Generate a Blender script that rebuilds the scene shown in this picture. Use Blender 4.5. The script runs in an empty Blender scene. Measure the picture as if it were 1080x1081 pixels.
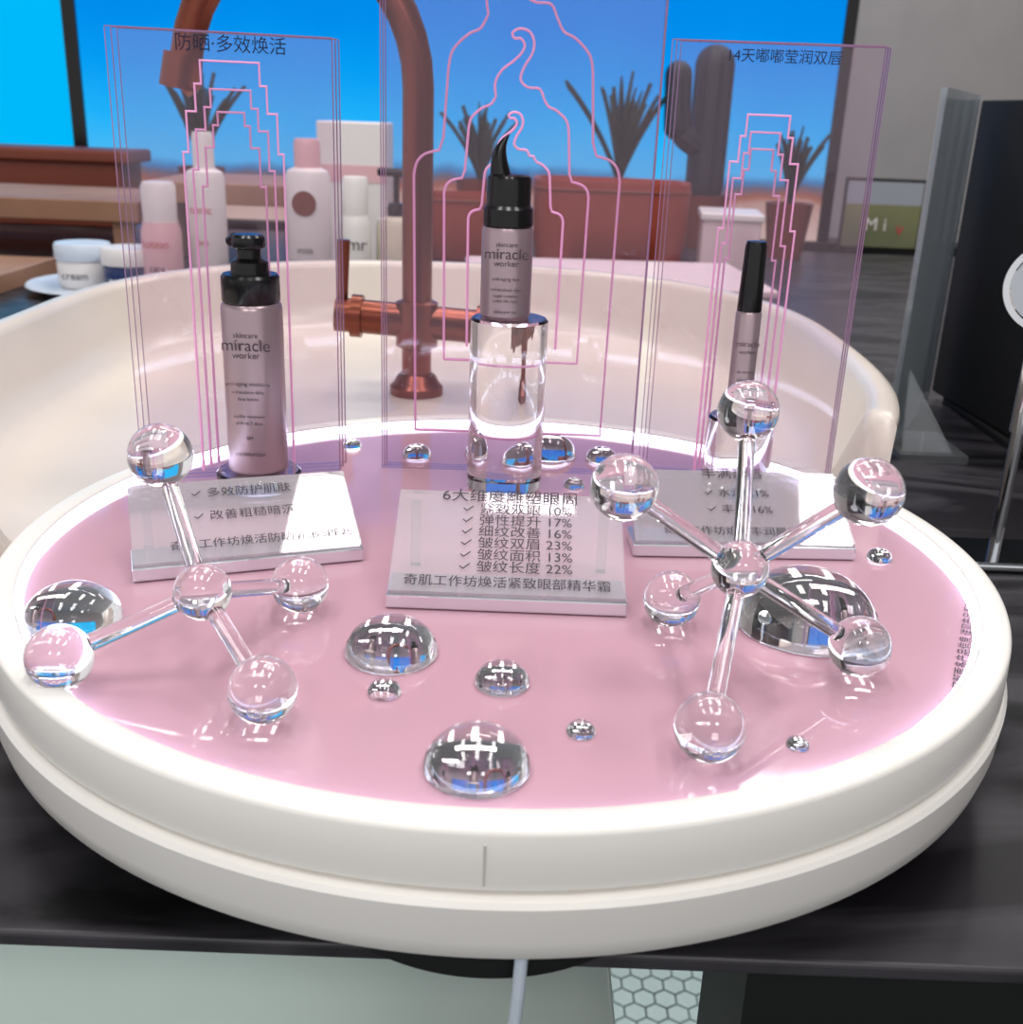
import bpy, bmesh, math, random
from mathutils import Vector, Matrix, Euler
random.seed(7)
R=0.21; Z0=0.95
D2R=math.radians
def W(p): return Vector((p[0]*R,p[1]*R,Z0+p[2]*R))
SC=bpy.context.scene
try:
    SC.view_settings.view_transform='Standard'
except Exception: pass
# ------------------------------------------------------------ materials
def srgb(r,g,b):
    def f(c):
        c/=255.0
        return c/12.92 if c<=0.04045 else ((c+0.055)/1.055)**2.4
    return (f(r),f(g),f(b),1)
def mat(name,col,rough=.5,metal=0,spec=.5,trans=0,ior=1.45,emis=None,es=0,noise=None,coat=0,sss=0):
    m=bpy.data.materials.new(name); m.use_nodes=True; nt=m.node_tree
    b=nt.nodes['Principled BSDF']
    b.inputs['Base Color'].default_value=col
    b.inputs['Roughness'].default_value=rough
    b.inputs['Metallic'].default_value=metal
    b.inputs['Specular IOR Level'].default_value=spec
    b.inputs['Transmission Weight'].default_value=trans
    b.inputs['IOR'].default_value=ior
    b.inputs['Coat Weight'].default_value=coat
    if emis: b.inputs['Emission Color'].default_value=emis; b.inputs['Emission Strength'].default_value=es
    sc,c2,amt=(noise if noise else (8,(col[0]*.94,col[1]*.94,col[2]*.94,1),1.0))
    tc=nt.nodes.new('ShaderNodeTexCoord'); n=nt.nodes.new('ShaderNodeTexNoise'); n.inputs['Scale'].default_value=sc; n.inputs['Detail'].default_value=5
    r=nt.nodes.new('ShaderNodeValToRGB'); r.color_ramp.elements[0].position=.35; r.color_ramp.elements[1].position=.65
    r.color_ramp.elements[0].color=col; r.color_ramp.elements[1].color=c2
    nt.links.new(tc.outputs['Object'],n.inputs['Vector']); nt.links.new(n.outputs['Fac'],r.inputs['Fac']); nt.links.new(r.outputs['Color'],b.inputs['Base Color'])
    return m
def glass(name,col=(1,1,1,1),ior=1.49):
    m=bpy.data.materials.new(name); m.use_nodes=True; nt=m.node_tree; nt.nodes.clear()
    o=nt.nodes.new('ShaderNodeOutputMaterial'); g=nt.nodes.new('ShaderNodeBsdfGlass'); g.inputs['Color'].default_value=col; g.inputs['IOR'].default_value=ior; g.inputs['Roughness'].default_value=0
    nt.links.new(g.outputs[0],o.inputs[0]); return m
def sheet(name,tint,veil,vamt,fac=1.0):
    m=bpy.data.materials.new(name); m.use_nodes=True; nt=m.node_tree; nt.nodes.clear()
    o=nt.nodes.new('ShaderNodeOutputMaterial'); t=nt.nodes.new('ShaderNodeBsdfTransparent'); t.inputs[0].default_value=tint
    d=nt.nodes.new('ShaderNodeBsdfDiffuse'); d.inputs[0].default_value=veil
    g=nt.nodes.new('ShaderNodeBsdfGlossy'); g.inputs['Roughness'].default_value=.02
    fr=nt.nodes.new('ShaderNodeFresnel'); fr.inputs['IOR'].default_value=1.45
    m1=nt.nodes.new('ShaderNodeMixShader'); m1.inputs[0].default_value=vamt
    m2=nt.nodes.new('ShaderNodeMixShader')
    mu=nt.nodes.new('ShaderNodeMath'); mu.operation='MULTIPLY'; mu.inputs[1].default_value=fac; mu.use_clamp=True
    nt.links.new(fr.outputs[0],mu.inputs[0]); nt.links.new(mu.outputs[0],m2.inputs[0])
    nt.links.new(t.outputs[0],m1.inputs[1]); nt.links.new(d.outputs[0],m1.inputs[2])
    nt.links.new(m1.outputs[0],m2.inputs[1]); nt.links.new(g.outputs[0],m2.inputs[2]); nt.links.new(m2.outputs[0],o.inputs[0])
    return m
def emit(name,col,s):
    m=bpy.data.materials.new(name); m.use_nodes=True; nt=m.node_tree; nt.nodes.clear()
    o=nt.nodes.new('ShaderNodeOutputMaterial'); e=nt.nodes.new('ShaderNodeEmission'); e.inputs[0].default_value=col; e.inputs[1].default_value=s
    nt.links.new(e.outputs[0],o.inputs[0]); return m
M_white=mat('white_resin',srgb(238,234,229),.3,noise=(8,srgb(235,231,226),1))
M_basin=mat('basin_ceramic',srgb(214,203,194),.25)
M_pink=mat('pink_acrylic',srgb(198,156,171),.06,spec=.5,noise=(3,srgb(195,152,167),1))
M_led=emit('led_white',srgb(218,228,255),8.0)
M_glass=glass('clear_acrylic')
M_panel=sheet('pink_tinted_sheet',(.988,.972,.984,1),srgb(240,195,222),.013,.40)
M_edge=mat('pink_sheet_edge',srgb(168,125,165),.3)
M_clear=sheet('clear_sheet',(.96,.97,.98,1),srgb(230,235,240),.10)
M_blue=sheet('blue_tinted_sheet',(.88,.93,.97,1),srgb(225,238,248),.50)
M_signf=sheet('sign_face_sheet',(.97,.94,.955,1),srgb(238,232,238),.26,.75)
M_line=mat('pink_engraving',srgb(232,165,208),.4,emis=srgb(232,145,200),es=.20)  # weak emission paints the LED edge glow into the engraved lines
M_black=mat('black_plastic',srgb(12,12,14),.22)
M_bot=mat('rose_silver_body',srgb(178,157,163),.30,metal=.66,noise=(2,srgb(170,149,156),1))
M_ink=mat('dark_ink',srgb(44,34,46),.6)
M_ink2=mat('faded_ink',srgb(68,54,64),.6)
M_navy=mat('navy_ink',srgb(18,25,55),.6)
M_copper=mat('aged_copper',srgb(128,70,56),.30,metal=.85)
M_chrome=mat('chrome',srgb(225,228,232),.07,metal=1)
M_dchrome=mat('mirror_face',srgb(190,194,200),.04,metal=1)
M_frost=mat('frosted_acrylic_edge',srgb(228,228,234),.12,metal=.8)
M_blackp=mat('black_board',srgb(36,35,36),.6,spec=.2)
M_wood=mat('brown_wood',srgb(170,130,106),.5,noise=(4,srgb(145,106,84),1))
M_woodd=mat('red_wood',srgb(120,58,42),.5)
M_leather=mat('red_brown_leather',srgb(150,62,44),.5)
M_bw=mat('white_bottle',srgb(230,224,222),.35)
M_bp=mat('pink_bottle',srgb(225,180,185),.35)
M_amber=mat('cream_bottle',srgb(215,205,185),.2)
M_blueb=mat('navy_bottle',srgb(25,45,95),.2)
M_green=mat('agave_green',srgb(24,54,46),.5)
M_cact=mat('cactus_green',srgb(22,36,46),.6)
M_red=mat('red_ink',srgb(200,70,80),.5)
M_stone=mat('plate_ceramic',srgb(205,215,228),.3)
M_seam=mat('seam_filler',srgb(200,195,188),.6)
M_wallg=mat('grey_wall_paint',srgb(172,166,164),.8)
M_ceil=mat('ceiling_paint',srgb(205,203,203),.9)
M_pinkbox=mat('pale_pink_card',srgb(222,200,203),.5)
M_cab=mat('black_cabinet',srgb(14,13,14),.5)
M_shelf=mat('pale_shelf',srgb(190,198,193),.4)
def marble():
    m=bpy.data.materials.new('dark_marble'); m.use_nodes=True; nt=m.node_tree; b=nt.nodes['Principled BSDF']; b.inputs['Roughness'].default_value=.36; b.inputs['Specular IOR Level'].default_value=.32
    tc=nt.nodes.new('ShaderNodeTexCoord'); mp=nt.nodes.new('ShaderNodeMapping'); mp.inputs['Scale'].default_value=(1.2,4,1); mp.inputs['Rotation'].default_value=(0,0,.35)
    n=nt.nodes.new('ShaderNodeTexNoise'); n.inputs['Scale'].default_value=3; n.inputs['Detail'].default_value=10; n.inputs['Distortion'].default_value=1.6
    r=nt.nodes.new('ShaderNodeValToRGB'); e=r.color_ramp.elements; e[0].position=.38; e[0].color=srgb(16,14,17); e[1].position=.62; e[1].color=srgb(27,24,29)
    k=e.new(.52); k.color=srgb(62,59,64)
    nt.links.new(tc.outputs['Object'],mp.inputs[0]); nt.links.new(mp.outputs[0],n.inputs['Vector']); nt.links.new(n.outputs['Fac'],r.inputs[0]); nt.links.new(r.outputs[0],b.inputs['Base Color'])
    return m
M_marble=marble()
def hexmat():
    m=bpy.data.materials.new('hex_tile'); m.use_nodes=True; nt=m.node_tree; b=nt.nodes['Principled BSDF']; b.inputs['Roughness'].default_value=.4
    b.inputs['Base Color'].default_value=srgb(180,190,190); return m
M_hex=hexmat(); M_grout=mat('grout',srgb(100,110,112),.8)
def screenmat():
    m=bpy.data.materials.new('screen_picture'); m.use_nodes=True; nt=m.node_tree; nt.nodes.clear()
    N=nt.nodes.new; Lk=nt.links.new
    tc=N('ShaderNodeTexCoord'); sp=N('ShaderNodeSeparateXYZ'); Lk(tc.outputs['Generated'],sp.inputs[0])
    nz=N('ShaderNodeTexNoise'); nz.inputs['Scale'].default_value=5; nz.inputs['Detail'].default_value=6
    mp=N('ShaderNodeMapping'); mp.inputs['Scale'].default_value=(2.2,1,.5); Lk(tc.outputs['Generated'],mp.inputs[0]); Lk(mp.outputs[0],nz.inputs['Vector'])
    a=N('ShaderNodeMath'); a.operation='MULTIPLY_ADD'; a.inputs[1].default_value=.10; a.inputs[2].default_value=-.05; Lk(nz.outputs['Fac'],a.inputs[0])
    b=N('ShaderNodeMath'); b.operation='ADD'; Lk(sp.outputs['Z'],b.inputs[0]); Lk(a.outputs[0],b.inputs[1])
    r=N('ShaderNodeValToRGB'); e=r.color_ramp.elements
    e[0].position=0; e[0].color=srgb(195,175,165); e[1].position=1; e[1].color=srgb(0,112,215)
    for pos,c in ((.085,(175,145,135)),(.10,(150,90,68)),(.125,(90,95,115)),(.14,(50,125,180)),(.16,(70,180,238)),(.26,(30,172,242)),(.38,(5,152,236)),(.5,(0,136,228))):
        k=e.new(pos); k.color=srgb(*c)
    Lk(b.outputs[0],r.inputs[0])
    em=N('ShaderNodeEmission'); em.inputs[1].default_value=1.08; Lk(r.outputs[0],em.inputs[0])
    o=N('ShaderNodeOutputMaterial'); Lk(em.outputs[0],o.inputs[0]); return m
M_screen=screenmat()
M_cyan=emit('cyan_screen',srgb(0,185,250),1.0)
M_winp=mat('landscape_print',srgb(140,140,98),.5,noise=(2.5,srgb(90,95,75),1))
M_haze=mat('print_sky',srgb(155,160,170),.6)
# ------------------------------------------------------------ geometry helpers
def grp(name,loc):
    e=bpy.data.objects.new(name,None); e.location=W(loc); e.empty_display_size=.02
    bpy.context.collection.objects.link(e); return e
def mk(name,verts,faces,m,parent=None,origin=None,smooth=True,ang=35):
    o0=parent.location.copy() if parent else (W(origin) if origin else W(verts[0]))
    me=bpy.data.meshes.new(name); me.from_pydata([tuple(W(v)-o0) for v in verts],[],faces)
    me.update()
    bm=bmesh.new(); bm.from_mesh(me); bmesh.ops.remove_doubles(bm,verts=bm.verts,dist=1e-6); bmesh.ops.recalc_face_normals(bm,faces=bm.faces); bm.to_mesh(me); bm.free()
    if smooth:
        me.shade_smooth(); me.set_sharp_from_angle(angle=D2R(ang))
    me.materials.append(m)
    o=bpy.data.objects.new(name,me); bpy.context.collection.objects.link(o)
    if parent: o.parent=parent; o.location=(0,0,0)
    else: o.location=o0
    return o
def lathe_vf(prof,c,seg=48,vo=0,sx=1,sy=1):
    vs=[];fs=[];n=len(prof)
    for i in range(seg):
        a=2*math.pi*i/seg
        for r,z in prof: vs.append((c[0]+r*math.cos(a)*sx,c[1]+r*math.sin(a)*sy,c[2]+z))
    for i in range(seg):
        j=(i+1)%seg
        for k in range(n-1): fs.append((vo+i*n+k,vo+j*n+k,vo+j*n+k+1,vo+i*n+k+1))
    return vs,fs
def lathe(name,prof,c,m,parent=None,seg=48,ang=35):
    vs,fs=lathe_vf(prof,c,seg)
    return mk(name,vs,fs,m,parent,origin=c,ang=ang)
def sphere_vf(c,r,seg=40,rings=24,vo=0):
    prof=[(max(1e-7,r*math.sin(math.pi*k/rings)),-r*math.cos(math.pi*k/rings)) for k in range(rings+1)]
    return lathe_vf(prof,c,seg,vo)
def rod_vf(a,b,r,seg=20,vo=0,r2=None,caps=True):
    a=Vector(a);b=Vector(b);d=(b-a).normalized(); u=d.orthogonal().normalized(); w=d.cross(u); r2=r if r2 is None else r2
    vs=[];fs=[]
    for p,rr in ((a,r),(b,r2)):
        for i in range(seg):
            t=2*math.pi*i/seg; vs.append(tuple(p+(u*math.cos(t)+w*math.sin(t))*rr))
    for i in range(seg):
        j=(i+1)%seg; fs.append((vo+i,vo+j,vo+seg+j,vo+seg+i))
    if caps: fs.append(tuple(vo+i for i in range(seg))[::-1]); fs.append(tuple(vo+seg+i for i in range(seg)))
    return vs,fs
def rod(name,a,b,r,m,parent=None,r2=None,seg=20):
    v,f=rod_vf(a,b,r,seg,0,r2); return mk(name,v,f,m,parent,origin=a)
def box(name,c,s,m,parent=None,rz=0,rx=0,bev=0.0):
    vs=[]
    M=Matrix.Rotation(rz,3,'Z')@Matrix.Rotation(rx,3,'X')
    for x in (-.5,.5):
        for y in (-.5,.5):
            for z in (-.5,.5):
                vs.append(tuple(Vector(c)+M@Vector((x*s[0],y*s[1],z*s[2]))))
    fs=[(0,1,3,2),(4,6,7,5),(0,4,5,1),(2,3,7,6),(0,2,6,4),(1,5,7,3)]
    o=mk(name,vs,fs,m,parent,origin=c,smooth=False)
    if bev:
        b=o.modifiers.new('b','BEVEL'); b.width=bev*R; b.segments=3
    return o
def tube(name,pts,r,m,parent=None,cyclic=False,res=6,smooth=False):
    cu=bpy.data.curves.new(name,'CURVE'); cu.dimensions='3D'; cu.bevel_depth=r*R; cu.bevel_resolution=res; cu.use_fill_caps=True
    o0=parent.location.copy() if parent else W(pts[0])
    sp=cu.splines.new('POLY'); sp.points.add(len(pts)-1)
    for i,p in enumerate(pts): sp.points[i].co=(*(W(p)-o0),1)
    sp.use_cyclic_u=cyclic; sp.use_smooth=smooth
    cu.materials.append(m)
    o=bpy.data.objects.new(name,cu); bpy.context.collection.objects.link(o)
    if parent: o.parent=parent
    else: o.location=o0
    return o
def text(name,body,loc,size,rot,m,parent,align='CENTER',ls=1.0,bold=0.0):
    cu=bpy.data.curves.new(name,'FONT'); cu.body=body; cu.size=size*R; cu.align_x=align; cu.align_y='CENTER'; cu.space_line=ls
    cu.materials.append(m)
    o=bpy.data.objects.new(name,cu); bpy.context.collection.objects.link(o)
    o.parent=parent; o.location=W(loc)-parent.location; o.rotation_euler=rot
    return o
def catmull(p,n=6):
    out=[]
    for i in range(len(p)-1):
        a=p[max(i-1,0)];b=p[i];c=p[i+1];d=p[min(i+2,len(p)-1)]
        for k in range(n):
            t=k/n
            out.append(tuple(.5*((2*b[q])+(-a[q]+c[q])*t+(2*a[q]-5*b[q]+4*c[q]-d[q])*t*t+(-a[q]+3*b[q]-3*c[q]+d[q])*t**3) for q in range(2)))
    out.append(p[-1]); return out
# ------------------------------------------------------------ room
box('floor',(0,2,-4.3),(40,40,.1),M_grout)
box('ceiling',(0,2,10.0),(40,40,.1),M_ceil)
box('wall_back',(0,16.5,2.8),(40,.2,14.2),M_wallg)
box('wall_right',(14,2,2.8),(.2,29,14.2),M_wallg)
vs=[];fs=[]; s=.075
for i in range(-22,40):
    for j in range(-5,45):
        x=.3+i*s*1.76+(j%2)*s*.88; y=1.0+j*s*1.53
        b=len(vs)
        for k in range(6):
            a=math.pi/6+k*math.pi/3; vs.append((x+s*.92*math.cos(a),y+s*.92*math.sin(a),-4.235))
        fs.append(tuple(range(b,b+6)))
mk('hex_floor_tiles',vs,fs,M_hex,smooth=False)
# counter
C=grp('marble_countertop',(0,4,-.32))
box('slab',(0,4.0,-.315),(14,9.82,.03),M_marble,C,bev=.008)
box('front_apron',(3.93,-.70,-2.3),(7.0,.3,3.9),M_cab,C)
box('side_cabinet',(5.4,4.2,-2.3),(6.0,9,3.9),M_cab,C)
S=grp('lower_shelf',(-3,1,-1.05))
box('shelf_board',(-3.25,.4,-1.05),(7.1,2.4,.06),M_shelf,S,bev=.01)
box('shelf_riser',(-3.25,.25,-.97),(7.08,.06,.10),M_stone,S,bev=.01)
for k,xx in enumerate((-6.6,-3.3,.1)): box('shelf_post_%d'%(k+1),(xx,1.4,-2.3),(.12,.12,3.9),M_shelf,S)
# ------------------------------------------------------------ video screens
G=grp('video_wall',(-.7,10,1.5))
box('screen_main',(-.72,10,1.75),(7.9,.06,4.15),M_screen,G)
box('screen_side',(-7.2,10,1.75),(4.85,.06,4.15),M_cyan,G)
box('bezel_1',(-4.73,9.98,1.75),(.14,.1,4.2),M_black,G)
box('bezel_2',(3.29,9.98,1.75),(.12,.1,4.2),M_black,G)
box('screen_plinth',(-.7,10.1,-2.3),(16,.6,4.0),M_cab,G)
G=grp('framed_landscape_print',(3.6,9.2,.05))
box('print',(3.66,9.2,-.05),(.76,.03,.42),M_winp,G); box('print_top',(3.66,9.2,.27),(.76,.03,.22),M_haze,G); box('frame',(3.66,9.23,.05),(.80,.04,.72),M_blackp,G)
text('lettering','M i',(3.6,9.17,-.04),.18,(D2R(90),0,0),M_bw,G); text('lettering_red','v',(3.85,9.165,-.07),.18,(D2R(90),0,0),M_red,G)
# ------------------------------------------------------------ sink basin
def basin():
    prof=[(.90,-.30),(.96,-.1),(.99,.12),(1.0,.175),(.997,.192),(.985,.20),(.960,.20),(.950,.192),(.943,.17),(.91,.02),(.88,-.06),(.85,-.088),(.80,-.10),(.5,-.10),(.25,-.10),(.001,-.10)]
    seg=240;vs=[];fs=[];n=len(prof)
    for i in range(seg):
        t=2*math.pi*i/seg;c=math.cos(t);s_=math.sin(t); left=c<0
        nn=2.25 if s_>0 else 3.0; bb=1.53 if s_>0 else 1.86
        if s_<=0 and left:
            w_=min(1,-c/.35); w_=w_*w_*(3-2*w_); nn=3+1.0*w_; bb=1.86+.16*w_
        aa=1.46; e=2/nn
        ux=math.copysign(abs(c)**e,c); uy=math.copysign(abs(s_)**e,s_)
        for q,z in prof:
            x=-.28+aa*q*ux; y=1.75+bb*q*uy
            d=math.hypot(x,y); k=min(1,max(0,(d-1.06)/.07)); k=k*k*(3-2*k)
            zz=z if z<-.197 else (-.197+(z+.197)*k)
            vs.append((x,y,zz))
    for i in range(seg):
        j=(i+1)%seg
        for k in range(n-1): fs.append((i*n+k,j*n+k,j*n+k+1,i*n+k+1))
    return mk('sink_basin',vs,fs,M_basin,origin=(-.27,1.75,-.3),ang=60)
basin()
# ------------------------------------------------------------ display tray
T=grp('round_display_tray',(0,0,0))
lathe('pink_disc',[(.0001,-.02),(.992,-.02),(.994,-.004),(.990,0),(.5,0),(.0001,0)],(0,0,0),M_pink,T,seg=200)
lathe('led_strip',[(.982,.0015),(.9945,.019)],(0,0,0),M_led,T,seg=200)
lathe('rim_upper',[(.80,-.03),(.995,-.03),(.996,.0),(.996,.021),(.999,.024),(1.040,.024),(1.047,.021),(1.050,.014),(1.052,-.060),(1.050,-.072),(1.043,-.076),(.80,-.076)],(0,0,0),M_white,T,seg=200,ang=50)
lathe('rim_lower',[(.80,-.077),(1.030,-.077),(1.050,-.082),(1.056,-.090),(1.052,-.150),(1.044,-.182),(1.030,-.195),(.80,-.195)],(.0,-.012,0),M_white,T,seg=200)
lathe('under_plinth',[(.001,-.196),(.33,-.196),(.33,-.299),(.001,-.299)],(0,-.64,0),M_cab,T,seg=90)
box('rim_seam',(0.0,-1.0522,-.03),(.003,.003,.065),M_seam,T)
text('edge_notice','*欲了解更多产品信息,详见产品手册',(.885,-.405,.002),.0285,(0,0,D2R(66)),M_ink,T)
tube('power_cable',[(.06,-.98,-.17),(.055,-1.0,-.3),(.045,-1.0,-.45),(.02,-.98,-.7),(-.01,-.95,-1.0),(-.03,-.95,-1.6)],.010,M_stone,T,res=4)
# ------------------------------------------------------------ glass domes
domes=[(-.788,-.436,.088),(-.187,-.518,.083),(-.019,-.870,.080),(.013,-.612,.047),(-.182,-.659,.028),(.141,-.760,.0235),(.480,-.774,.018),(.598,-.335,.138),
 (-.253,.66,.040),(-.444,.721,.027),(.266,.69,.044),(.12,.72,.075),(-.06,.70,.06),(.179,.445,.028),(.851,.024,.028),(-.40,-.02,.02)]
for x,y,r in domes:
    hgt=.80*r
    prof=[(1e-6,.0006),(r*.97,.0006),(r,.003+.02*r)]+[(r*math.cos(t),.003+hgt*math.sin(t)) for t in [D2R(4+ 86*k/16) for k in range(17)]]
    prof[-1]=(1e-6,.003+hgt)
    lathe('glass_dome',prof,(x,y,0),M_glass,seg=48,ang=50)
# ------------------------------------------------------------ molecules
def molecule(cen,balls,rb,rc=.05,rr=.0145):
    G=grp('molecule_model',(cen[0],cen[1],0))
    v,f=sphere_vf(cen,rc); mk('centre_ball',v,f,M_glass,G)
    for i,b in enumerate(balls):
        v,f=sphere_vf(b,rb); mk('ball_%d'%(i+1),v,f,M_glass,G)
        d=(Vector(b)-Vector(cen)).normalized()
        rod('rod_%d'%(i+1),Vector(cen)+d*(rc*.98),Vector(b)-d*(rb*.98),rr,M_glass,G)
molecule((-.49,-.61,.15),[(-.71,-.68,.056),(-.36,-.76,.056),(-.38,-.36,.056),(-.58,-.50,.35)],.0545,.048)
molecule((.40,-.59,.22),[(.33,-.82,.056),(.64,-.53,.056),(.33,-.36,.056),(.43,-.38,.435),(.195,-.62,.365),(.575,-.64,.38)],.0545,.048)
# ------------------------------------------------------------ pedestals + bottles
def pedestal(c,r,h):
    b=.006
    return lathe('acrylic_pedestal',[(1e-6,.001),(r-b,.001),(r,.001+b),(r,h-b),(r-b,h),(1e-6,h)],(c[0],c[1],0),M_glass,seg=64)
pedestal((-.625,.36),.105,.045); pedestal((-.005,.43),.096,.44); pedestal((.60,.46),.085,.205)
def label(G,c,r,zs,bold=1.0):
    for i,(b,z,s) in enumerate(zs):
        text('label_line_%d'%(i+1),b,(c[0],c[1]-r*1.02,z+c[2]),s,(D2R(90),0,0),M_ink2,G)
# left pump bottle
c=(-.625,.36); z=.046
G=grp('pump_bottle',(c[0],c[1],z)); r=.073
lathe('body',[(1e-6,0),(r*.9,0),(r,.008),(r,.405),(r*.97,.415),(r*.9,.42),(1e-6,.42)],(c[0],c[1],z),M_bot,G,64)
lathe('collar',[(1e-6,.42),(.066,.42),(.069,.425),(.069,.480),(.064,.487),(1e-6,.487)],(c[0],c[1],z),M_black,G,64)
lathe('pump_head',[(.045,.487),(.044,.515),(.034,.520),(.028,.524),(.028,.544),(.038,.548),(.040,.553),(.038,.572),(.032,.578),(1e-6,.579)],(c[0],c[1],z),M_black,G,40)
tube('spout',[(c[0],c[1],z+.562),(c[0]-.045,c[1]+.05,z+.562),(c[0]-.06,c[1]+.065,z+.552)],.013,M_black,G)
label(G,(c[0],c[1],z),r,[('skincare',.352,.018),('miracle',.328,.040),('worker',.304,.022),('anti-aging moisture',.235,.014),('miraculous daily',.215,.012),('face lotion',.198,.012),('visibly renewed',.155,.012),('skin in 7 days',.138,.012),('SPF',.10,.012),('moisturizer',.06,.016)])
# centre bottle
c=(-.017,.43); z=.441
G=grp('eye_serum_bottle',(c[0],c[1],z)); r=.062
lathe('body',[(1e-6,0),(r*.9,0),(r,.008),(r,.206),(r*.95,.216),(1e-6,.216)],(c[0],c[1],z),M_bot,G,64)
lathe('cap',[(1e-6,.216),(.057,.216),(.060,.220),(.060,.258),(.053,.266),(.053,.325),(.050,.333),(.040,.337),(1e-6,.337)],(c[0],c[1],z),M_black,G,64)
pp=[];rad=[]
for k in range(13):
    t=k/12; pp.append((c[0]-.02+.004*math.sin(t*3.1)-.03*t+.045*t*t*t,c[1],z+.33+.095*t)); rad.append(.024*(1-t)**.7+.002)
vs=[];fs=[]
for k,(p,q) in enumerate(zip(pp,rad)):
    for i in range(16):
        a=2*math.pi*i/16; vs.append((p[0]+q*math.cos(a),p[1]+q*math.sin(a),p[2]))
for k in range(12):
    for i in range(16):
        j=(i+1)%16; fs.append((k*16+i,k*16+j,(k+1)*16+j,(k+1)*16+i))
fs.append(tuple(range(12*16,13*16)))
mk('hooked_tip',vs,fs,M_black,G)
label(G,(c[0],c[1],z),r,[('skincare',.180,.016),('miracle',.158,.036),('worker',.136,.020),('anti-aging eye',.10,.012),('miraculous eye',.075,.012),('repair complex',.06,.010),('visibly lifts eyes',.048,.010),('skincare co',.022,.012)])
# right slim tube
c=(.588,.46); z=.206
G=grp('lip_serum_tube',(c[0],c[1],z)); r=.032
lathe('body',[(1e-6,0),(r*.85,0),(r,.006),(r,.262),(r*.9,.268),(1e-6,.268)],(c[0],c[1],z),M_bot,G,48)
lathe('cap',[(1e-6,.268),(r*.93,.268),(r*.95,.272),(r*.82,.425),(r*.72,.436),(1e-6,.438)],(c[0],c[1],z),M_black,G,48)
label(G,(c[0],c[1],z),r,[('miracle',.19,.020),('worker',.17,.014),('lip serum',.12,.011),('plumping',.10,.010)])
# ------------------------------------------------------------ acrylic panels w/ outlines
def panel_group(cx,cy,rz,width,height,layers,gap,mat_,outs,title=None,dx=.012):
    G=grp('acrylic_backdrop_panel',(cx,cy,0))
    ux=Vector((math.cos(rz),math.sin(rz),0)); uy=Vector((-math.sin(rz),math.cos(rz),0))
    for k in range(layers):
        c=Vector((cx,cy,0))+uy*gap*k+ux*dx*k
        box('sheet_%d'%(k+1),(c.x,c.y,height/2+.0015),(width,.008,height),mat_,G,rz=rz)
        for q in (-1,1):
            e=c+ux*(width/2+.001)*q
            box('edge_%d_%d'%(k+1,q+2),(e.x,e.y,height/2+.0015),(.002,.008,height),M_edge,G,rz=rz)
        box('edge_top_%d'%(k+1),(c.x,c.y,height+.0025),(width,.008,.002),M_edge,G,rz=rz)
    for k,(pl,lay) in enumerate(outs):
        base=Vector((cx,cy,0))+uy*(gap*lay-.0065)
        pts=[tuple(base+ux*p[0]+Vector((0,0,p[1]))) for p in pl]
        tube('outline_%d'%(k+1),pts,.0036,M_line,G,res=1)
    if title:
        p=Vector((cx,cy,0))+ux*title[1]-uy*.008
        text('title',title[0],(p.x,p.y,title[2]),title[3],(D2R(90),0,rz),M_navy,G)
    return G
def tower(x0,x1,zt,steps,zb=.02):
    L_=[(x0,zb)];Rr=[(x1,zb)]
    for dx,zz in steps:
        L_.append((x0,zz)); Rr.append((x1,zz)); x0+=dx; x1-=dx; L_.append((x0,zz)); Rr.append((x1,zz))
    L_.append((x0,zt)); Rr.append((x1,zt+.0))
    return L_+Rr[::-1]
outsL=[(tower(-.10,.13,1.00,[(.012,.80),(.022,.89),(.015,.95)]),0),
       (tower(-.08,.11,.94,[(.012,.76),(.022,.85),(.015,.90)]),1),
       (tower(-.06,.09,.89,[(.012,.72),(.02,.81),(.012,.86)]),2)]
panel_group(-.685,.44,D2R(17),.50,1.06,3,.030,M_panel,outsL,('防晒·多效焕活',.02,1.035,.040))
outsR=[(tower(-.10,.09,.93,[(.012,.66),(.02,.82),(.012,.88)]),0),
       (tower(-.085,.075,.89,[(.012,.62),(.02,.78),(.012,.84)]),1),
       (tower(-.07,.06,.85,[(.01,.58),(.015,.74),(.012,.80)]),2)]
panel_group(.61,.565,D2R(-4),.50,1.09,3,.028,M_panel,outsR,('14天嘟嘟莹润双唇',.015,1.06,.034))
def center_outline(w,zb,zs,s=1.0):
    L_=[(-w,zb),(-w*1.03,zs)]
    L_+=catmull([(-w*1.03,zs),(-w*1.0,zs+.03*s),(-w*.92,zs+.05*s),(-w*.78,zs+.06*s)],4)[1:]
    L_+=[(-w*.74,zs+.09*s),(-w*.70,zs+.25*s)]
    L_+=catmull([(-w*.70,zs+.25*s),(-w*.66,zs+.29*s),(-w*.52,zs+.325*s),(-w*.40,zs+.34*s),(-w*.33,zs+.37*s)],4)[1:]
    R_=[(-x,z) for x,z in L_][::-1]
    return L_,R_
def curl(x,z,s):
    p=[(-.10,.0),(-.105,.05),(-.08,.10),(-.03,.14),(.0,.17),(.012,.20),(-.005,.225),(-.03,.225),(-.04,.245),(-.01,.262),(.03,.252),(.05,.215),(.045,.17),(.015,.12),(.0,.07),(.03,.04),(.08,.035),(.10,.0)]
    return catmull([(x+a*s,z+b*s) for a,b in p],5)
L_,R_=center_outline(.25,.10,.76)
outer=L_+curl(0,1.13,.82)+R_; outer.append(outer[0])
L2,R2=center_outline(.175,.30,.72,.62)
inner=L2+curl(0,.72+.37*.62,.58)+R2; inner.append(inner[0])
L3,R3=center_outline(.115,.34,.66,.42)
inner2=L3+curl(-.01,.66+.37*.42,.38)+R3
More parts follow.
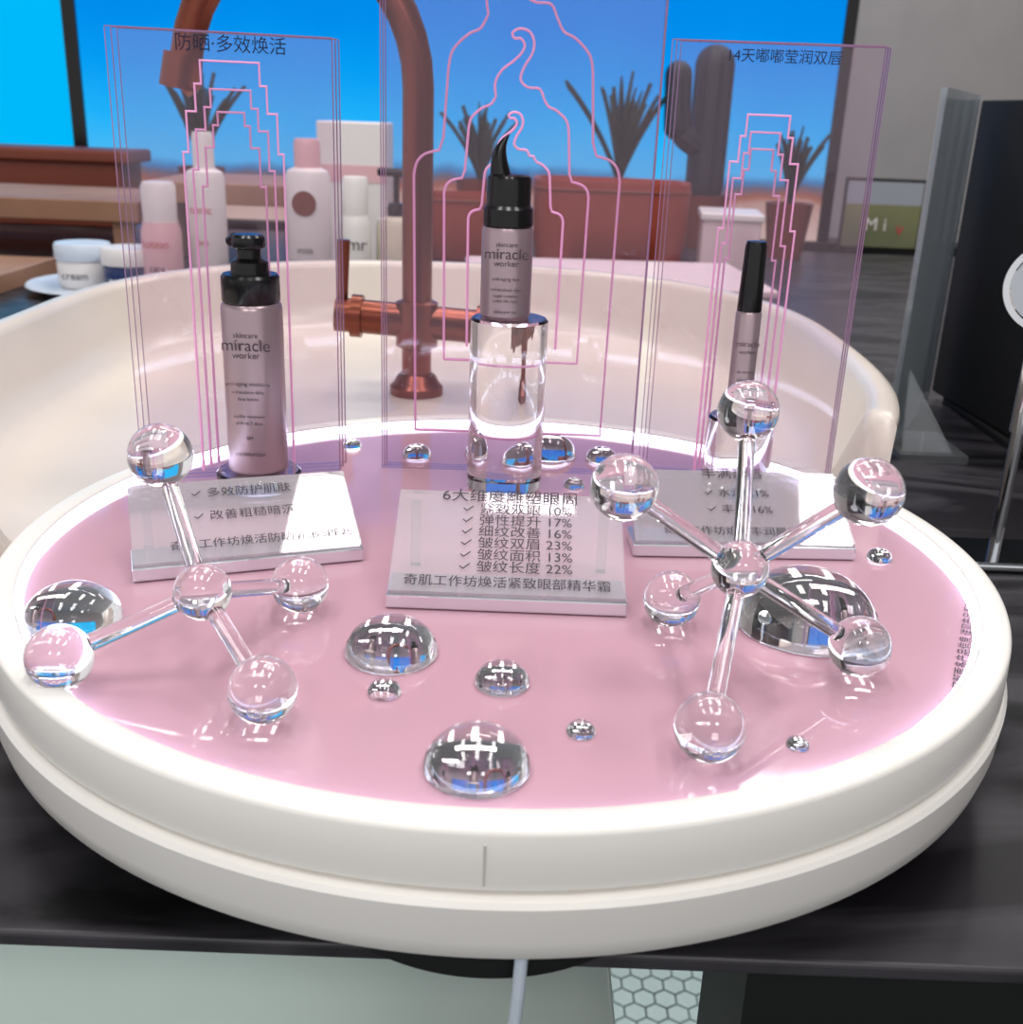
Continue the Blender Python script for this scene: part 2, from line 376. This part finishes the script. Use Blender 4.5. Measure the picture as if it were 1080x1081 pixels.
panel_group(.0,.553,D2R(1),.67,1.42,3,.02,M_panel,[(outer,2),(inner,1),(inner2,0)],dx=.004)
# ------------------------------------------------------------ sign holders
def sign(cx,cy,rz,w,lines,depth=.235,hh=.125,name='acrylic_sign_holder'):
    G=grp(name,(cx,cy,0)); tilt=math.atan2(hh,depth); L=math.hypot(hh,depth)
    Rz=Matrix.Rotation(rz,3,'Z')
    def P(x,y,z): 
        v=Rz@Vector((x,y,0)); return (cx+v.x,cy+v.y,z)
    box('base_slab',P(0,.055,.017),(w,.11,.030),M_frost,G,rz=rz,bev=.004)
    box('face_plate',P(0,depth/2+.004,.035+hh/2),(w*.985,L,.012),M_signf,G,rz=rz,rx=tilt)
    for q in (-1,1): box('rear_leg_%d'%(q+2),P(q*w*.42,depth-.01,hh/2+.01),(.02,.02,hh+.018),M_clear,G,rz=rz)
    for i,(b,t,s,x,al) in enumerate(lines):
        y=t*depth; zz=.035+t*hh+.0105
        text('text_%d'%(i+1),b,P(x,y,zz),s,(tilt,0,rz),M_ink,G,align=al)
bul=['✓ 紧致双眼 10%','✓ 弹性提升 17%','✓ 细纹改善 16%','✓ 皱纹双眉 23%','✓ 皱纹面积 13%','✓ 皱纹长度 22%']
ln=[('6大维度雕塑眼周',.93,.038,0,'CENTER')]+[(b,.80-.115*i,.032,-.10,'LEFT') for i,b in enumerate(bul)]+[('奇肌工作坊焕活紧致眼部精华霜',.08,.029,0,'CENTER')]
sign(.015,-.335,D2R(0),.47,ln)
sign(-.515,-.185,D2R(20),.47,[('✓ 多效防护肌肤',.8,.03,0,'CENTER'),('✓ 改善粗糙暗沉',.5,.03,0,'CENTER'),('奇肌工作坊焕活防晒乳液SPF25',.15,.028,0.03,'CENTER')],depth=.2,hh=.10)
sign(.54,-.01,D2R(3),.50,[('丰满翘唇',.93,.037,0,'CENTER'),('✓ 水润 21%',.65,.03,0,'CENTER'),('✓ 丰盈 16%',.42,.03,0,'CENTER'),('奇肌工作坊焕活丰润唇部精华',.12,.028,0,'CENTER')],depth=.2,hh=.10)
# ------------------------------------------------------------ faucet
G=grp('copper_faucet',(-.36,1.77,-.1))
c=(-.36,1.77,-.1)
lathe('base_flange',[(1e-6,0.001),(.10,.001),(.10,.03),(.085,.045),(.072,.07),(.060,.08),(1e-6,.08)],c,M_copper,G)
pts=[(-.36,1.77,-.04),(-.36,1.77,.98)]
for k in range(1,19):
    a=math.pi*k/18; pts.append((-.36-.40*(1-math.cos(a)),1.77,.98+.46*math.sin(a)))
pts.append((-1.18,1.77,.97))
tube('gooseneck',pts,.055,M_copper,G,res=10,smooth=True)
rod('spout_tip',(-1.17,1.77,1.06),(-1.19,1.77,.95),.062,M_copper,G,r2=.066,seg=32)
rod('valve_body',(-.66,1.76,.19),(-.06,1.78,.155),.062,M_copper,G,seg=32)
rod('valve_ring_1',(-.60,1.76,.187),(-.56,1.76,.185),.078,M_copper,G,seg=32)
rod('valve_ring_2',(-.14,1.78,.159),(-.10,1.78,.158),.078,M_copper,G,seg=32)
lathe('valve_hub',[(.056,-.09),(.078,-.08),(.078,.08),(.056,.09)],(-.36,1.77,.163),M_copper,G)
rod('lever',(-.635,1.76,.18),(-.625,1.76,.46),.018,M_copper,G,r2=.024)
# ------------------------------------------------------------ black board & acrylic stand, mirror
G=grp('black_display_board',(2.1,2.0,-.3))
box('board',(2.07,1.96,.385),(.04,1.8,1.30),M_blackp,G,rz=D2R(3),bev=.008)
box('foot',(2.17,1.95,-.285),(.3,1.6,.03),M_blackp,G,bev=.005)
G=grp('acrylic_brochure_stand',(1.7,2.2,-.3))
box('front_sheet',(1.715,2.31,.385),(.94,.02,1.33),M_blue,G,rz=D2R(62))
e1=(1.715-.47*math.cos(D2R(62)),2.31-.47*math.sin(D2R(62)))
box('sheet_edge',(e1[0]-.004,e1[1]-.006,.385),(.012,.022,1.33),M_clear,G,rz=D2R(62))
box('base_foot',(1.64,1.95,-.285),(.26,.35,.03),M_clear,G)
vs=[(1.52,1.80,-.27),(1.72,1.80,-.27),(1.53,1.88,.04),(1.52,1.82,-.27),(1.72,1.82,-.27),(1.53,1.90,.04)]
mk('gusset',vs,[(0,1,2),(3,5,4),(0,3,4,1),(1,4,5,2),(2,5,3,0)],M_clear,G,smooth=False)
G=grp('vanity_mirror',(1.47,.80,-.3))
box('base_plate',(1.52,.80,-.285),(.42,.22,.028),M_chrome,G,bev=.01)
rod('stem',(1.475,.80,-.275),(1.475,.80,.42),.018,M_chrome,G)
rod('stem_sleeve',(1.475,.80,.10),(1.475,.80,.36),.026,M_chrome,G)
ax=Vector((-.35,-.93,.1)).normalized(); mc=Vector((1.495,.82,.51))
rod('mirror_rim',mc-ax*.02,mc+ax*.02,.125,M_chrome,G,seg=64)
rod('mirror_glass',mc+ax*.0201,mc+ax*.024,.108,M_dchrome,G,r2=.104,seg=64)
rod('pivot',(1.475,.80,.37),(1.495,.82,.44),.03,M_chrome,G)
# ------------------------------------------------------------ back-left toiletries
def bottle(name,x,y,r,h,hc,mb,mc,rc=None,zb=-.299,lab=None,dot=None):
    G=grp(name,(x,y,zb)); rc=rc or r*.8
    lathe('body',[(1e-6,0),(r*.92,0),(r,.02),(r,h-.06),(r*.9,h-.02),(rc,h),(1e-6,h)],(x,y,zb),mb,G,40)
    lathe('cap',[(1e-6,h),(rc*.95,h),(rc*.97,h+hc-.03),(rc*.85,h+hc),(1e-6,h+hc)],(x,y,zb),mc,G,40)
    if lab:
        for i,(b,z,s,m) in enumerate(lab): text('label_%d'%(i+1),b,(x,y-r*1.03,zb+z),s,(D2R(90),0,0),m,G)
    return G
G=grp('ceramic_plate',(-2.7,4.9,-.3)); lathe('dish',[(1e-6,.002),(.40,.002),(.50,.05),(.52,.055),(.51,.065),(.38,.02),(1e-6,.018)],(-2.68,4.95,-.3),M_stone,G)
for (x,y,b1,b2) in ((-2.86,5.0,M_bw,M_stone),(-2.50,4.85,M_blueb,M_bw)):
    G=grp('cream_jar',(x,y,-.27))
    lathe('jar',[(1e-6,0),(.15,0),(.165,.02),(.17,.16),(.16,.18),(1e-6,.18)],(x,y,-.278),b1,G)
    lathe('lid',[(1e-6,.18),(.175,.18),(.18,.20),(.18,.27),(.17,.285),(1e-6,.285)],(x,y,-.278),b2,G)
    text('label','cream',(x,y-.173,-.19),.07,(D2R(90),0,0),M_ink if b1==M_bw else M_bw,G)
bottle('navy_glass_bottle',-2.58,5.6,.13,.38,.18,M_blueb,M_blueb,rc=.07)
bottle('pink_lotion_bottle',-2.27,4.8,.125,.48,.24,M_bp,M_bw,rc=.11,lab=[('lotion',.35,.07,M_red),('care',.2,.06,M_ink)])
bottle('white_tonic_bottle',-2.03,5.0,.125,.80,.22,M_bw,M_bw,rc=.07,lab=[('tonic',.55,.07,M_red),('face',.35,.05,M_red)])
bottle('dome_top_mist_bottle',-1.33,4.8,.14,.84,.17,M_bw,M_bp,rc=.085,lab=[('●',.62,.2,M_woodd),('mist',.35,.06,M_ink),('●',.15,.08,M_red)])
bottle('white_serum_bottle',-1.05,4.9,.10,.55,.24,M_bw,M_bw,rc=.085,lab=[('amr',.38,.11,M_ink),('face care',.22,.04,M_red)])
G=bottle('pump_lotion_bottle',-.80,5.0,.13,.55,.08,M_amber,M_black,rc=.06)
rod('pump_stem',(-.80,5.0,.32),(-.80,5.0,.50),.02,M_black,G); box('pump_head',(-.83,5.0,.52),(.18,.07,.05),M_black,G,bev=.015)
G=grp('white_carton',(-1.25,6.1,-.3)); box('carton',(-1.22,6.1,.25),(.5,.4,1.1),M_bw,G,bev=.01); box('carton_band',(-1.22,5.898,.45),(.5,.004,.12),M_bp,G)
def bench(x,y,w,d,z,th,m):
    G=grp('wooden_bench',(x,y,-.3))
    for k in range(3): box('plank_%d'%(k+1),(x,y-d/2+d*(k+.5)/3,z),(w,d/3-.03,th),m,G,bev=.01)
    for sx in (-1,1): box('leg_%d'%(1 if sx<0 else 2),(x+sx*(w/2-.15),y,(z-th/2-.3)/2),(.16,d*.9,z-th/2+.3),m,G,bev=.01)
bench(-4.2,7.2,2.4,1.4,.06,.16,M_wood)
bench(-2.1,7.2,1.7,1.3,.22,.16,M_wood)
G=grp('red_stool',(-4.6,8.8,-.3)); 
box('seat',(-4.75,8.9,.36),(2.0,.7,.12),M_woodd,G,bev=.03); box('body',(-4.75,8.9,.0),(1.8,.6,.6),M_woodd,G,bev=.02)
G=grp('wooden_tray',(-3.6,4.9,-.3)); box('tray_base',(-3.75,5.3,-.27),(.9,1.5,.05),M_wood,G,bev=.01); box('tray_lip',(-3.31,5.3,-.24),(.04,1.5,.11),M_wood,G)
def planter(x,y,w,h,m):
    G=grp('leather_planter',(x,y,-.3))
    vs=[];fs=[]
    prof=[(.85,0),(.95,.03),(1.0,.5*h),(1.0,h),(.93,h),(.9,.85*h),(.0001,.85*h)]
    seg=32;n=len(prof)
    for i in range(seg):
        a=2*math.pi*i/seg; e=.45
        ux=math.copysign(abs(math.cos(a))**e,math.cos(a)); uy=math.copysign(abs(math.sin(a))**e,math.sin(a))
        for q,z in prof: vs.append((x+ux*w/2*q,y+uy*w*.3*q,-.299+z))
    for i in range(seg):
        j=(i+1)%seg
        for k in range(n-1): fs.append((i*n+k,j*n+k,j*n+k+1,i*n+k+1))
    mk('pot',vs,fs,m,G,ang=50); tube('stitching',[(x+math.copysign(abs(math.cos(t))**.45,math.cos(t))*w/2*1.005,y+math.copysign(abs(math.sin(t))**.45,math.sin(t))*w*.3*1.005,-.299+h*.9) for t in [2*math.pi*i/32 for i in range(32)]],.012,M_woodd,G,cyclic=True,res=2)
planter(.75,7.3,1.30,.70,M_leather); planter(-.45,7.3,.7,.55,M_leather)
G=grp('pink_gift_box',(.5,5.0,-.3))
box('box_body',(.60,4.9,-.19),(1.8,1.2,.20),M_pinkbox,G,rz=D2R(4),bev=.02); box('box_lid',(.60,4.9,-.065),(1.86,1.26,.05),M_pinkbox,G,rz=D2R(4),bev=.015)
G=grp('white_storage_box',(1.7,6.9,-.3))
box('body',(1.72,7.0,-.07),(.46,.6,.46),M_pinkbox,G,rz=D2R(-6),bev=.02); box('lid',(1.72,7.0,.18),(.50,.64,.06),M_bw,G,rz=D2R(-6),bev=.015)
# agaves
def agave(x,y,z,n,L,spread):
    vs=[];fs=[]
    for i in range(n):
        a=2*math.pi*i/n+random.uniform(-.2,.2); tl=random.uniform(.15,1)*spread; ll=L*random.uniform(.75,1.05)
        dx,dy=math.cos(a),math.sin(a); b=len(vs); S_=9
        for k in range(S_+1):
            t=k/S_; out=tl*ll*(t+.3*t*t)*.62; up=ll*(t-.22*tl*t*t)
            w=.032*L*(1-t)**.8*(1+1.4*t)+.002
            cx_,cy_,cz_=x+dx*out,y+dy*out,z+up
            for s_,dz in ((-1,.02),(0,-.012),(1,.02)):
                vs.append((cx_-dy*w*s_+dx*(-dz),cy_+dx*w*s_+dy*(-dz),cz_+dz*.5))
        for k in range(S_):
            for q in range(2):
                o=b+k*3+q; fs.append((o,o+1,o+4,o+3))
    G=grp('potted_agave',(x,y,-.3))
    mk('leaves',vs,fs,M_green,G)
    lathe('pot',[(1e-6,0),(.16,0),(.22,z+.3),(.19,z+.3),(.18,z+.25),(1e-6,z+.25)],(x,y,-.299),M_woodd,G,32)
agave(-3.10,8.7,.30,20,.95,.9); agave(.90,8.35,.30,22,1.0,.75); agave(2.50,8.3,.2,18,.72,.7); agave(-.40,8.35,.3,16,.70,.8)
# cactus
G=grp('potted_cactus',(1.5,8.8,-.3))
def ribbed(name,a,b,r,nr=11):
    a=Vector(a);b=Vector(b);d=(b-a);L=d.length;d.normalize();u=d.orthogonal().normalized();w=d.cross(u)
    prof=[]
    for k in range(7): t=math.pi/2*k/6; prof.append((r*math.sin(t)*1.0+1e-5,r*(1-math.cos(t))))
    for k in range(1,8): prof.append((r,r+(L-2*r)*k/8))
    for k in range(7): t=math.pi/2*k/6; prof.append((r*math.cos(t)+1e-5,L-r+r*math.sin(t)))
    seg=nr*6;vs=[];fs=[];n=len(prof)
    for i in range(seg):
        th_=2*math.pi*i/seg; q=1-.10*abs(math.sin(nr*th_/2))
        for rr,z in prof: vs.append(tuple(a+d*z+(u*math.cos(th_)+w*math.sin(th_))*rr*q))
    for i in range(seg):
        j=(i+1)%seg
        for k in range(n-1): fs.append((i*n+k,j*n+k,j*n+k+1,i*n+k+1))
    mk(name,vs,fs,M_cact,G,ang=60)
ribbed('trunk',(1.80,9.0,.1),(1.80,9.0,1.58),.19)
ribbed('arm_lower',(1.74,8.95,.62),(1.46,8.9,.80),.12); ribbed('arm_upper',(1.48,8.9,.70),(1.44,8.9,1.42),.13)
lathe('pot',[(1e-6,0),(.20,0),(.26,.5),(.22,.5),(.21,.45),(1e-6,.45)],(1.80,9.0,-.299),M_woodd,G,32)
# ------------------------------------------------------------ lights
def area(name,loc,sx,sy,e,col=(1,1,1),rot=(0,0,0)):
    l=bpy.data.lights.new(name,'AREA'); l.shape='RECTANGLE'; l.size=sx*R; l.size_y=sy*R; l.energy=e; l.color=col
    o=bpy.data.objects.new(name,l); bpy.context.collection.objects.link(o); o.location=W(loc); o.rotation_euler=rot; return o
for i,(x,y) in enumerate(((-3.5,-1.5),(0,-1.5),(3.5,-1.5),(-3.5,3.5),(0.2,3.5),(3.8,3.5))):
    area('ceiling_panel_light',(x,y,8.5),.9,3.2,7.6,(1,.985,.96))
area('ceiling_panel_light',(0,7.5,8.5),6,1,14,(1,.97,.93))
area('ceiling_panel_light',(5,11.5,8.5),4,1,14,(1,.98,.95))
for x in (-2.2,2.2):
    area('front_fill_light',(x,-7.5,6.0),1.2,1.2,5,(1,.985,.96),rot=(D2R(48),0,0))  # added fill lamps behind the camera, brighten the front of the tray rim
area('under_counter_fill',(-2.3,-.3,-.40),4.2,.3,.45,(.9,1,.98))  # added fill lamp, brightens the shelf below the counter
area('under_counter_fill',(1.2,2.2,-.5),1.2,1.2,6,(.9,1,.98))  # added fill lamp for the hex floor, out of reach of the ceiling panels
w=bpy.data.worlds.new('W'); SC.world=w; w.use_nodes=True; w.node_tree.nodes['Background'].inputs[0].default_value=(.76,.75,.76,1); w.node_tree.nodes['Background'].inputs[1].default_value=1.02
# ------------------------------------------------------------ camera
cam=bpy.data.cameras.new('camera'); cam.sensor_fit='HORIZONTAL'; cam.sensor_width=36; cam.lens=1148.2/1080*36; cam.clip_start=.01
cam.dof.use_dof=True; cam.dof.focus_distance=.47; cam.dof.aperture_fstop=18
co=bpy.data.objects.new('camera',cam); bpy.context.collection.objects.link(co)
co.matrix_world=Matrix.Translation(W((.018,-2.253,.919)))@Matrix.Rotation(D2R(90-20.26),4,'X')@Matrix.Rotation(D2R(2.21),4,'Z')
SC.camera=co
